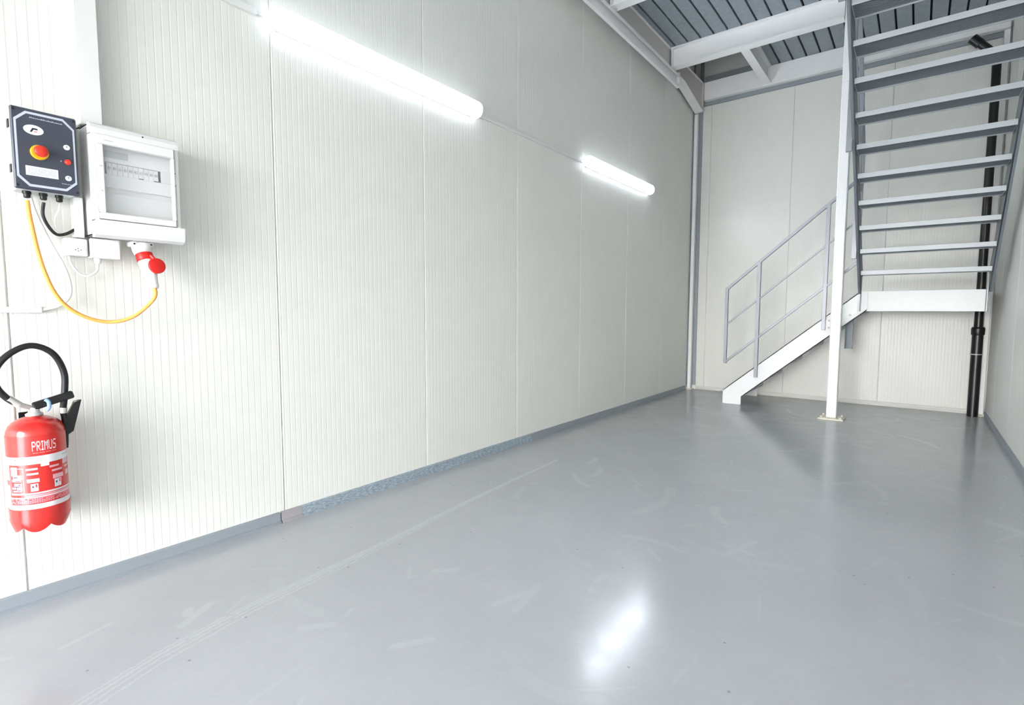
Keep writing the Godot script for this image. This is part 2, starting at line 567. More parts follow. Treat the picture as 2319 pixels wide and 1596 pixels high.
func build_steel() -> void:
	# left edge beam with a haunch at its far end
	var lb := thing("edge_beam", "long white steel beam along the left wall with a haunched end in the corner", "beam", Vector3(0.08, 3.78, -7.3))
	var st := new_st()
	prism(st, [Vector3(0.122, 3.79, -7.31), Vector3(0.122, 3.945, -6.62), Vector3(0.122, 3.945, NZ - 0.02), Vector3(0.122, DECK - 0.012, NZ - 0.02), Vector3(0.122, DECK - 0.012, -7.31)], Vector3(-0.01, 0, 0))
	part(lb, "web", st, M.steel_primer, "taupe painted web")
	st = new_st()
	prism(st, [Vector3(0.03, 3.778, -7.31), Vector3(0.03, 3.79, -7.31), Vector3(0.03, 3.945, -6.62), Vector3(0.03, 3.945, NZ - 0.02), Vector3(0.03, 3.933, NZ - 0.02), Vector3(0.03, 3.933, -6.61)], Vector3(0.11, 0, 0))
	part(lb, "bottom_flange", st, M.steel_white)
	st = new_st()
	box(st, Vector3(0.03, DECK - 0.012, -7.31), Vector3(0.14, DECK - 0.001, NZ - 0.02))
	part(lb, "top_flange", st, M.steel_white)
	st = new_st()
	box(st, Vector3(0.03, 3.77, -7.325), Vector3(0.142, DECK, -7.312), 0.002)
	part(lb, "end_plate", st, M.steel_primer)

	# cross beams
	var names := [["white cross beam ending at the stair column", -6.19, 0.145, 1.853], ["white cross beam over the lamps, next to the one at the stair column", -4.66, 0.145, 1.99]]
	for n in names:
		var cb := thing("cross_beam", n[0], "beam", Vector3(1.0, DECK - 0.225, n[1]))
		i_beam(cb, Vector3(n[2], DECK - 0.001, n[1]), Vector3(n[3], DECK - 0.001, n[1]), 0.222, 0.11, M.steel_white)
		st = new_st()
		box(st, Vector3(n[2] - 0.004, DECK - 0.222, n[1] - 0.05), Vector3(n[2] + 0.010, DECK - 0.004, n[1] + 0.05), 0.001)
		part(cb, "end_plate", st, M.steel_white)
	var fb := thing("far_beam", "white edge beam fixed across the far wall", "beam", Vector3(1.6, 3.917, -7.35))
	st = new_st()
	prism(st, [Vector3(0.145, 3.918, -7.41), Vector3(0.145, 3.918, -7.318), Vector3(0.145, 3.93, -7.318), Vector3(0.145, 3.93, -7.325), Vector3(0.145, DECK - 0.015, -7.325), Vector3(0.145, DECK - 0.015, -7.318), Vector3(0.145, DECK - 0.003, -7.318), Vector3(0.145, DECK - 0.003, -7.41)], Vector3(RX - 0.165, 0, 0))
	part(fb, "channel", st, M.steel_white)
	for y in [3.97, 4.06]:
		for x in [0.20, 0.86]:
			st = new_st()
			bolt(st, Vector3(x, y, -7.325), Vector3(0, 0, 1))
			part(fb, "bolt", st, M.steel_white)
	var sb := thing("trimmer_beam", "short white beam beside the open bay in the deck", "beam", Vector3(0.92, DECK - 0.222, -6.75))
	i_beam(sb, Vector3(0.925, DECK - 0.001, -6.252), Vector3(0.925, DECK - 0.001, -7.312), 0.212, 0.09, M.steel_white)

	# channel rail under the left beam
	var rl := thing("channel_rail", "long white channel rail hung under the edge beam along the left wall", "rail", Vector3(0.15, 3.755, -3.0))
	st = new_st()
	var zc := -6.33
	prism(st, [Vector3(0.140, 3.762, zc), Vector3(0.174, 3.762, zc), Vector3(0.174, 3.792, zc), Vector3(0.168, 3.792, zc), Vector3(0.168, 3.768, zc), Vector3(0.146, 3.768, zc), Vector3(0.146, 3.894, zc), Vector3(0.168, 3.894, zc), Vector3(0.168, 3.870, zc), Vector3(0.174, 3.870, zc), Vector3(0.174, 3.90, zc), Vector3(0.140, 3.90, zc)], Vector3(0, 0, NZ - 0.03 - zc))
	part(rl, "channel", st, M.steel_white)
	st = new_st()
	box(st, Vector3(0.136, 3.758, -6.345), Vector3(0.178, 3.932, -6.328), 0.002)
	part(rl, "end_bracket", st, M.steel_white)

	# corner columns
	for k in 2:
		var x0: float = [0.016, RX - 0.062][k]
		var co := thing("corner_column", ["slim white steel column in the corner of left and far walls", "slim white steel column in the corner behind the black drain pipe"][k], "column", Vector3(x0 + 0.023, 0, FZ + 0.05))
		st = new_st()
		box(st, Vector3(x0, 0.012, FZ + 0.015), Vector3(x0 + 0.046, 3.77 if k == 0 else 3.915, FZ + 0.075), 0.004)
		part(co, "shaft", st, M.steel_white)
		st = new_st()
		box(st, Vector3(x0 - 0.012 if k == 0 else x0 - 0.02, 0.0, FZ + 0.013), Vector3(x0 + 0.075 if k == 0 else x0 + 0.058, 0.012, FZ + 0.12), 0.003)
		part(co, "base_plate", st, M.cream, "cream base plate")
		for bx in [0.004 if k == 0 else 0.0, 0.058 if k == 0 else 0.046]:
			st = new_st()
			bolt(st, Vector3(x0 + bx, 0.012, FZ + 0.10), Vector3.UP, 0.011, 0.016)
			part(co, "anchor_bolt", st, M.cream)

	# stair column
	var sc := thing("stair_column", "white square steel column standing beside the stair landing", "column", Vector3(1.905, 0, -6.22))
	st = new_st()
	box(st, Vector3(1.86, 0.014, -6.265), Vector3(1.95, 3.335, -6.175), 0.006)
	part(sc, "shaft", st, M.steel_white)
	st = new_st()
	box(st, Vector3(1.86, 3.337, -6.262), Vector3(1.945, DECK, -6.178), 0.006)
	part(sc, "upper_shaft", st, M.steel_white)
	st = new_st()
	box(st, Vector3(1.795, 0.0, -6.325), Vector3(2.02, 0.014, -6.105), 0.003)
	part(sc, "base_plate", st, M.cream, "cream base plate")
	for p in [Vector3(1.825, 0.014, -6.14), Vector3(1.99, 0.014, -6.14), Vector3(1.825, 0.014, -6.29), Vector3(1.99, 0.014, -6.29)]:
		st = new_st()
		bolt(st, p, Vector3.UP, 0.012, 0.02)
		part(sc, "anchor_bolt", st, M.cream)

# ---------------------------------------------------------------- stair
# grating tread lying along x (length) by depth, top at y = 0, far lower edge at z = 0
func tread_meshes(length: float, depth: float) -> Array:
	var side := new_st()
	box(side, Vector3(-0.002, -0.04, -depth), Vector3(0.002, 0, 0))
	var rear := new_st()
	box(rear, Vector3(0.002, -0.040, -0.004), Vector3(length - 0.002, 0.001, 0), 0.001)
	var nosing := new_st()
	prism(nosing, [Vector3(0.002, -0.036, -depth), Vector3(0.002, 0.0, -depth), Vector3(0.002, 0.0, -depth + 0.03), Vector3(0.002, -0.006, -depth + 0.03), Vector3(0.002, -0.008, -depth + 0.006), Vector3(0.002, -0.036, -depth + 0.006)], Vector3(length - 0.004, 0, 0))
	var grate := new_st()
	var rows := 9
	for k in rows:
		var z := -depth * (k + 1.0) / (rows + 1.0)
		box(grate, Vector3(0.002, -0.030, z - 0.0015), Vector3(length - 0.002, -0.001, z + 0.0015))
	var cols := 30
	for k in cols:
		var cx := length * (k + 0.5) / cols
		box(grate, Vector3(cx - 0.0015, -0.014, -depth + 0.006), Vector3(cx + 0.0015, -0.001, -0.004))
	return [side.commit(), rear.commit(), nosing.commit(), grate.commit(), length]

func add_tread(stair: Node3D, meshes: Array, at: Vector3, turn := 0.0) -> void:
	var t := Node3D.new()
	t.name = "tread"
	stair.add_child(t, true)
	t.position = at - bases[stair]
	t.rotation.y = turn
	var bits := [["end_plate", 0, M.galv, 0.002], ["end_plate", 0, M.galv, meshes[4] - 0.002], ["rear_bar", 1, M.galv, 0.0], ["nosing", 2, M.galv, 0.0], ["grating", 3, M.zinc_shaded, 0.0]]
	for b in bits:
		var o := MeshInstance3D.new()
		o.name = b[0]
		o.mesh = meshes[b[1]]
		o.material_override = b[2]
		t.add_child(o, true)
		o.position.x = b[3]
		if b[0] == "grating":
			o.set_meta("kind", "stuff")

# channel stringer: outline (web) plus flanges along its long edges, in a plane; out = direction of the flanges
func stringer(stair: Node3D, outline: Array, out: Vector3, flange: float, m: Material) -> MeshInstance3D:
	var st := new_st()
	prism(st, outline, out.normalized() * 0.008)
	for i in outline.size():
		var a: Vector3 = outline[i]
		var b: Vector3 = outline[(i + 1) % outline.size()]
		if (b - a).length() > 0.7:
			var n := (b - a).normalized().cross(out.normalized())
			var mid := Vector3.ZERO
			for p in outline:
				mid += p / outline.size()
			if n.dot(mid - a) < 0.0:
				n = -n
			prism(st, [a, b, b + n * 0.009, a + n * 0.009], out.normalized() * flange)
	return part(stair, "stringer", st, m)

func build_stair() -> void:
	var st: SurfaceTool
	# lower flight along the far wall
	var lf := thing("staircase", "steel staircase with white stringers, grating treads and a landing in the far corner", "stairs", Vector3(1.9, 0, -6.5))
	for s in [[-6.48, -1.0], [-7.29, 1.0]]:
		var z: float = s[0]
		stringer(lf, [Vector3(0.75, 0.001, z), Vector3(0.955, 0.001, z), Vector3(0.955, 0.088, z), Vector3(2.142, 1.108, z), Vector3(2.142, 1.304, z), Vector3(2.08, 1.304, z), Vector3(0.75, 0.163, z)], Vector3(0, 0, s[1]), 0.05, M.steel_white)
	var tm := tread_meshes(0.79, 0.25)
	for k in 6:
		# nosing towards the foot: the tread is turned so that its length lies along z
		add_tread(lf, tm, Vector3(1.025 + 0.2175 * k, 0.187 * (k + 1), -6.489), PI / 2)
	st = new_st()
	bolt(st, Vector3.ZERO, Vector3(0, 0, 1), 0.009, 0.006)
	var head := st.commit()
	for k in 6:
		for o in [0.06, 0.20]:
			shared(lf, "bolt", head, M.steel_white, Vector3(0.78 + 0.2175 * k + o, 0.187 * (k + 1) - 0.02, -6.48))
	st = new_st()
	prism(st, [Vector3(1.77, 0.87, -6.471), Vector3(1.90, 0.95, -6.471), Vector3(2.06, 1.085, -6.471), Vector3(2.06, 1.20, -6.471), Vector3(1.86, 1.05, -6.471), Vector3(1.77, 1.0, -6.471)], Vector3(0, 0, 0.006))
	part(lf, "splice_plate", st, M.steel_white)
	for p in [Vector3(1.815, 1.0, -6.465), Vector3(1.815, 0.925, -6.465), Vector3(2.0, 1.06, -6.465)]:
		st = new_st()
		bolt(st, p, Vector3(0, 0, 1), 0.011, 0.008)
		part(lf, "bolt", st, M.galv)
	railing(lf, Vector3(0.77, 0, -6.455), Vector3(1, 0, 0), 0.862, [1.36, 0.94, 0.50], 1.275, [[0.343, 0.34], [0.997, 0.90]])

	# landing
	var la := lf
	st = new_st()
	box(st, Vector3(2.095, 1.100, -6.51), Vector3(3.045, 1.304, -6.498), 0.002)
	box(st, Vector3(2.095, 1.100, -6.56), Vector3(3.045, 1.110, -6.51), 0.001)
	part(la, "landing_beam", st, M.steel_white)
	for p in [Vector3(2.115, 1.15, -6.498), Vector3(2.115, 1.24, -6.498), Vector3(3.01, 1.15, -6.498), Vector3(3.01, 1.24, -6.498)]:
		shared(la, "bolt", head, M.steel_white, p)
	for b in [[Vector3(2.085, 1.100, -7.40), Vector3(2.095, 1.304, -6.56)], [Vector3(3.05, 1.100, -7.20), Vector3(3.06, 1.304, -6.50)], [Vector3(2.095, 1.100, -7.395), Vector3(2.98, 1.304, -7.385)]]:
		st = new_st()
		box(st, b[0], b[1], 0.001)
		part(la, "landing_side_beam", st, M.steel_white)
	st = new_st()
	for k in 26:
		var z := -7.36 + k * 0.033
		box(st, Vector3(2.10, 1.272, z - 0.0015), Vector3(2.99, 1.302, z + 0.0015))
	for k in 26:
		var x := 2.11 + k * 0.034
		box(st, Vector3(x - 0.0015, 1.288, -7.37), Vector3(x + 0.0015, 1.302, -6.52))
	var gr := part(la, "landing_grating", st, M.zinc_shaded)
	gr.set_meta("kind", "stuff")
	st = new_st()
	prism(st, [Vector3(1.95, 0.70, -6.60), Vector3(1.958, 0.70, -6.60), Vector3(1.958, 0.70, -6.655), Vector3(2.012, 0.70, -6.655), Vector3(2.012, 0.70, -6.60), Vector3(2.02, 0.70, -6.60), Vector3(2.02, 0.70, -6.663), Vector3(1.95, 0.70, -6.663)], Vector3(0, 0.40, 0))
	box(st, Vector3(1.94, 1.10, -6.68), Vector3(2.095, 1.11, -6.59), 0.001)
	part(la, "landing_hanger", st, M.zinc_shaded, "galvanised stub hanging under the landing")

	# upper flight towards the door
	var uf := lf
	var slope := 0.1935 / 0.203
	for s in [[2.088, -1.0], [3.058, 1.0]]:
		var x: float = s[0]
		var zt := -3.62
		var line := func(z: float) -> float: return 1.48 + slope * (z + 6.38)
		stringer(uf, [Vector3(x, 1.10, -6.488), Vector3(x, 1.10, -6.44), Vector3(x, line.call(-6.44) - 0.145, -6.44), Vector3(x, line.call(zt) - 0.145, zt), Vector3(x, line.call(zt) + 0.145, zt), Vector3(x, line.call(-6.488) + 0.145, -6.488)], Vector3(s[1], 0, 0), 0.026, M.zinc_shaded)
	var um := tread_meshes(0.965, 0.24)
	for k in 14:
		add_tread(uf, um, Vector3(2.0905, 1.3035 + 0.1935 * (k + 1), -6.255 + 0.203 * k))
	st = new_st()
	bolt(st, Vector3.ZERO, Vector3(-1, 0, 0), 0.010, 0.008)
	var nut := st.commit()
	for k in 14:
		for o in [-0.05, -0.19]:
			shared(uf, "bolt", nut, M.galv, Vector3(2.080, 1.29 + 0.1935 * (k + 1), -6.255 + 0.203 * k + o))
	railing(uf, Vector3(2.044, 0, -6.42), Vector3(0, 0, 1), slope, [2.75, 2.30, 1.80], 2.55, [[0.40, 1.60], [1.25, 2.40], [2.10, 3.20]])

# flat-frame railing in a vertical plane: at = first upright (floor plan), dir, slope, heights of the rails at the first upright, run, posts [distance, foot height]
func railing(stair: Node3D, at: Vector3, dir: Vector3, slope: float, heights: Array, run: float, posts: Array) -> void:
	var side := dir.cross(Vector3.UP).normalized()
	var ra := Node3D.new()
	ra.name = "railing"
	stair.add_child(ra, true)
	ra.position = -bases[stair]
	var st := new_st()
	var p0: Vector3 = at + Vector3.UP * heights[0]
	var p2: Vector3 = at + Vector3.UP * heights[2]
	var go := dir * run + Vector3.UP * (slope * run)
	bar(st, p0, p0 + go, 0.034, 0.030, side)
	var o := MeshInstance3D.new()
	part(ra, "top_rail", st, M.rail)
	st = new_st()
	bar(st, at + Vector3.UP * heights[1], at + Vector3.UP * heights[1] + go, 0.018, 0.018, side)
	part(ra, "middle_rail", st, M.rail)
	st = new_st()
	bar(st, p2, p2 + go, 0.026, 0.024, side)
	part(ra, "bottom_rail", st, M.rail)
	st = new_st()
	bar(st, p2 - Vector3.UP * 0.016, p0 + Vector3.UP * 0.016, 0.036, 0.032, side)
	part(ra, "end_bar", st, M.rail)
	for p in posts:
		st = new_st()
		var foot: Vector3 = at + dir * p[0] + side * -0.0
		bar(st, foot + Vector3.UP * p[1], foot + Vector3.UP * (heights[0] + slope * p[0]), 0.042, 0.036, side)
		part(ra, "post", st, M.rail)
	o.free()

# ---------------------------------------------------------------- lamps and trunking
func build_lamps() -> void:
	var rows := [[-1.37, "long white LED batten glowing on the wall to the right of the grey distribution box"], [-4.38, "white LED batten glowing on the wall near the far corner"]]
	rows[0][1] = "white LED batten glowing on the wall between the distribution box and the other batten"
	for r in rows:
		var z0: float = r[0]
		var z1: float = z0 - 1.49
		var la := thing("led_batten", r[1], "lamp", Vector3(0, 2.49, (z0 + z1) * 0.5), "LED battens on the left wall")
		var st := new_st()
		prism(st, [Vector3(0.0, 2.452, z0 - 0.03), Vector3(0.040, 2.445, z0 - 0.03), Vector3(0.040, 2.535, z0 - 0.03), Vector3(0.0, 2.528, z0 - 0.03)], Vector3(0, 0, z1 - z0 + 0.06))
		part(la, "housing", st, M.white_plastic)
		# rounded cover with domed ends
		st = new_st()
		var prof := []
		for k in 17:
			var a := -PI * 0.5 + PI * k / 16.0
			prof.append(Vector2(0.041 + 0.060 * pow(max(cos(a), 0.0), 0.75), 2.49 + 0.056 * sin(a)))
		var rings := []
		var cuts := [[z0 - 0.003, 0.72], [z0 - 0.012, 0.90], [z0 - 0.032, 1.0], [z1 + 0.032, 1.0], [z1 + 0.012, 0.90], [z1 + 0.003, 0.72]]
		for c in cuts:
			var ring := []
			for p in prof:
				ring.append(Vector3(0.041 + (p.x - 0.041) * c[1], 2.49 + (p.y - 2.49) * c[1], c[0]))
			rings.append(ring)
		var mid := Vector3(0.041, 2.49, 0)
		for i in rings.size() - 1:
			for k in prof.size() - 1:
				var A: Vector3 = rings[i][k]
				var B: Vector3 = rings[i][k + 1]
				var C: Vector3 = rings[i + 1][k + 1]
				var D: Vector3 = rings[i + 1][k]
				var n := (C - A).cross(D - B).normalized()
				var away := (A + C) * 0.5 - Vector3(mid.x, mid.y, clamp(A.z, z1 + 0.1, z0 - 0.1))
				if n.dot(away) < 0.0:
					n = -n
				quad(st, A, B, C, D, n)
		for e in [0, rings.size() - 1]:
			var n := Vector3(0, 0, 1 if e == 0 else -1)
			for k in range(1, prof.size() - 1):
				tri(st, rings[e][0], rings[e][k], rings[e][k + 1], n, n, n)
		part(la, "diffuser", st, M.diffuser, "glowing white diffuser")
		var li := AreaLight3D.new()
		li.name = "batten_light"
		li.area_size = Vector2(1.42, 0.09)
		li.light_color = Color(0.93, 0.96, 1.0)
		li.light_energy = LAMP
		li.area_range = 12.0
		li.area_attenuation = 2.0
		li.shadow_enabled = true
		la.add_child(li)
		li.position = Vector3(0.108, 0, 0)
		li.rotation.y = -PI / 2

	var box_run := func(called: String, label: String, lo: Vector3, hi: Vector3, ch := 0.003) -> Node3D:
		var o := thing(called, label, "trunking", (lo + hi) * 0.5)
		var s := new_st()
		box(s, lo, hi, ch)
		part(o, "channel", s, M.white_plastic)
		s = new_st()
		box(s, Vector3(hi.x, lo.y + 0.002, lo.z + 0.002), Vector3(hi.x + 0.0015, hi.y - 0.002, hi.z - 0.002), 0.0005)
		part(o, "lid", s, M.white_plastic)
		return o
	box_run.call("cable_trunking", "thin white cable trunking joining the two LED battens", Vector3(0.0005, 2.474, -4.372), Vector3(0.018, 2.498, -2.875))
	box_run.call("cable_trunking", "white cable trunking feeding the batten from above the distribution box", Vector3(0.0005, 2.482, -1.31), Vector3(0.022, 2.512, -0.72))
	var cl := thing("cable", "short white cable between the trunking end and the nearer batten", "cable", Vector3(0.012, 2.49, -1.34))
	var st2 := new_st()
	tube(st2, curve([Vector3(0.012, 2.496, -1.312), Vector3(0.014, 2.492, -1.34), Vector3(0.02, 2.49, -1.40)]), 0.006, 10)
	part(cl, "sheath", st2, M.white_plastic)
	box_run.call("cable_trunking", "deep white vertical trunking rising above the control box", Vector3(0.0005, 1.780, -0.672), Vector3(0.062, 3.92, -0.602))
	box_run.call("cable_trunking", "short narrow white trunking below the control box", Vector3(0.0005, 1.362, -0.602), Vector3(0.042, 1.512, -0.572))
	box_run.call("cable_trunking", "thin white horizontal trunking above the fire extinguisher", Vector3(0.0005, 1.079, -0.470), Vector3(0.020, 1.101, NZ - 0.01))

# ---------------------------------------------------------------- wall equipment
func cyl(st: SurfaceTool, at: Vector3, axis: Vector3, rad: float, high: float, ch := 0.002, sides := 28) -> void:
	lathe(st, [Vector2(0, 0), Vector2(rad, 0), Vector2(rad, high - ch), Vector2(rad - ch, high), Vector2(0, high)], at, axis, sides, true)

func build_control_box() -> void:
	var x0 := 0.10
	var o := thing("control_box", "dark blue control box with a red emergency stop button on the left wall", "control box", Vector3(0, 1.50, -0.49))
	var st := new_st()
	box(st, Vector3(0.0005, 1.506, -0.575), Vector3(x0, 1.772, -0.405), 0.008)
	part(o, "housing", st, M.side_grey, "light grey housing")
	st = new_st()
	box(st, Vector3(x0, 1.503, -0.578), Vector3(x0 + 0.016, 1.776, -0.402), 0.004)
	part(o, "lid", st, M.panel_blue)
	var fx := x0 + 0.016
	# silver frame: ring of a cut-cornered rectangle
	var ring := func(m: float, cut: float, x: float) -> Array:
		var ya := 1.503 + m
		var yb := 1.776 - m
		var za := -0.402 - m * 0.7
		var zb := -0.578 + m * 0.7
		return [Vector3(x, ya + cut, za), Vector3(x, ya, za - cut), Vector3(x, ya, zb + cut), Vector3(x, ya + cut, zb), Vector3(x, yb - cut, zb), Vector3(x, yb, zb + cut), Vector3(x, yb, za - cut), Vector3(x, yb - cut, za)]
	st = new_st()
	prism(st, ring.call(0.011, 0.030, fx), Vector3(0.002, 0, 0))
	part(o, "frame", st, M.panel_silver, "silver cut-cornered frame")
	st = new_st()
	prism(st, ring.call(0.019, 0.027, fx + 0.002), Vector3(0.0008, 0, 0))
	part(o, "front_plate", st, M.panel_blue)
	var px := fx + 0.003
	# oval badge with a black bent mark and a red lower stroke
	st = new_st()
	var oval := []
	for k in 40:
		var a := TAU * k / 40.0
		oval.append(Vector3(px, 1.706 + 0.0165 * sin(a), -0.459 + 0.0265 * cos(a)))
	prism(st, oval, Vector3(0.0012, 0, 0))
	var bd := part(o, "badge", st, M.print_white, "white oval badge with a black bent stroke")
	st = new_st()
	prism(st, [Vector3(px + 0.0012, 1.698, -0.449), Vector3(px + 0.0012, 1.712, -0.456), Vector3(px + 0.0012, 1.712, -0.469), Vector3(px + 0.0012, 1.707, -0.470), Vector3(px + 0.0012, 1.707, -0.459), Vector3(px + 0.0012, 1.698, -0.454)], Vector3(0.0006, 0, 0))
	part(bd, "mark", st, M.print_black)
	st = new_st()
	box(st, Vector3(px + 0.0012, 1.6995, -0.468), Vector3(px + 0.0018, 1.7015, -0.460))
	part(bd, "red_mark", st, M.red_button)
	# unreadable title and maker's lines as small strokes
	st = new_st()
	var z := -0.450
	while z > -0.538:
		var wd := rng.randf_range(0.0015, 0.0035)
		box(st, Vector3(px, 1.7445, z - wd), Vector3(px + 0.0005, 1.7445 + rng.randf_range(0.002, 0.0042), z))
		z -= wd + rng.randf_range(0.0006, 0.0018)
	z = -0.527
	while z > -0.556:
		var wd := rng.randf_range(0.0012, 0.0028)
		box(st, Vector3(px, 1.5375, z - wd), Vector3(px + 0.0005, 1.5375 + rng.randf_range(0.0015, 0.003), z))
		z -= wd + rng.randf_range(0.0006, 0.0015)
	part(o, "print", st, M.panel_silver)
	# emergency stop
	st = new_st()
	cyl(st, Vector3(px, 1.632, -0.470), Vector3.RIGHT, 0.0245, 0.010, 0.002, 36)
	var es := part(o, "stop_collar", st, M.yellow, "yellow collar")
	st = new_st()
	lathe(st, [Vector2(0.010, 0.0), Vector2(0.010, 0.012), Vector2(0.018, 0.014), Vector2(0.0195, 0.020), Vector2(0.018, 0.026), Vector2(0.010, 0.029), Vector2(0, 0.0295)], Vector3(px + 0.010, 1.632, -0.470), Vector3.RIGHT, 32)
	part(es, "stop_button", st, M.red_button, "red mushroom button")
	# white buttons, lamp and label
	for y in [1.668, 1.560]:
		st = new_st()
		cyl(st, Vector3(px, y, -0.546), Vector3.RIGHT, 0.0092, 0.003, 0.001, 24)
		var bt := part(o, "button", st, M.print_white)
		st = new_st()
		box(st, Vector3(px + 0.003, y - 0.001, -0.5475), Vector3(px + 0.0034, y + 0.0045, -0.5445))
		part(bt, "button_mark", st, M.print_grey)
	st = new_st()
	lathe(st, [Vector2(0.009, 0.0), Vector2(0.009, 0.003), Vector2(0.006, 0.007), Vector2(0, 0.0085)], Vector3(px, 1.617, -0.546), Vector3.RIGHT, 24)
	part(o, "indicator", st, M.led, "lit red indicator")
	st = new_st()
	cyl(st, Vector3(px, 1.617, -0.528), Vector3.RIGHT, 0.0022, 0.001, 0.0004, 12)
	part(o, "indicator_dot", st, M.panel_silver)
	st = new_st()
	box(st, Vector3(px, 1.551, -0.518), Vector3(px + 0.0008, 1.583, -0.432))
	var pl := part(o, "label_plate", st, M.print_white, "white label of small print")
	st = new_st()
	for k in 6:
		z = -0.438
		while z > -0.512:
			var wd := rng.randf_range(0.002, 0.007)
			box(st, Vector3(px + 0.0008, 1.5555 + k * 0.004, max(z - wd, -0.514)), Vector3(px + 0.0011, 1.5568 + k * 0.004, z))
			z -= wd + 0.0018
	part(pl, "small_print", st, mat(Color(0.68, 0.68, 0.73), 0.6))
	# corner screws, side latches, top stub, glands
	for p in [Vector2(1.514, -0.410), Vector2(1.514, -0.570), Vector2(1.765, -0.410), Vector2(1.765, -0.570)]:
		st = new_st()
		cyl(st, Vector3(fx, p.x, p.y), Vector3.RIGHT, 0.0045, 0.0015, 0.0005, 14)
		part(o, "screw", st, M.black_plastic)
	for y in [1.725, 1.575]:
		st = new_st()
		box(st, Vector3(0.055, y - 0.014, -0.405), Vector3(0.075, y + 0.014, -0.401), 0.001)
		part(o, "side_latch", st, M.black_plastic)
	st = new_st()
	cyl(st, Vector3(0.05, 1.772, -0.475), Vector3.UP, 0.006, 0.022, 0.001, 14)
	cyl(st, Vector3(0.05, 1.772, -0.475), Vector3.UP, 0.010, 0.006, 0.001, 6)
	part(o, "top_stub", st, M.brass, "small metal stub")
	for gz in [-0.442, -0.486, -0.530]:
		st = new_st()
		cyl(st, Vector3(0.055, 1.506, gz), Vector3.DOWN, 0.0125, 0.010, 0.001, 6)
		cyl(st, Vector3(0.055, 1.496, gz), Vector3.DOWN, 0.010, 0.014, 0.003, 16)
		part(o, "cable_gland", st, M.black_plastic)
	# mounting bracket at the right of the box
	st = new_st()
	bar(st, Vector3(0.06, 1.752, -0.580), Vector3(0.06, 1.764, -0.600), 0.006, 0.004, Vector3.RIGHT, 0.0)
	part(o, "link", st, M.black_plastic)

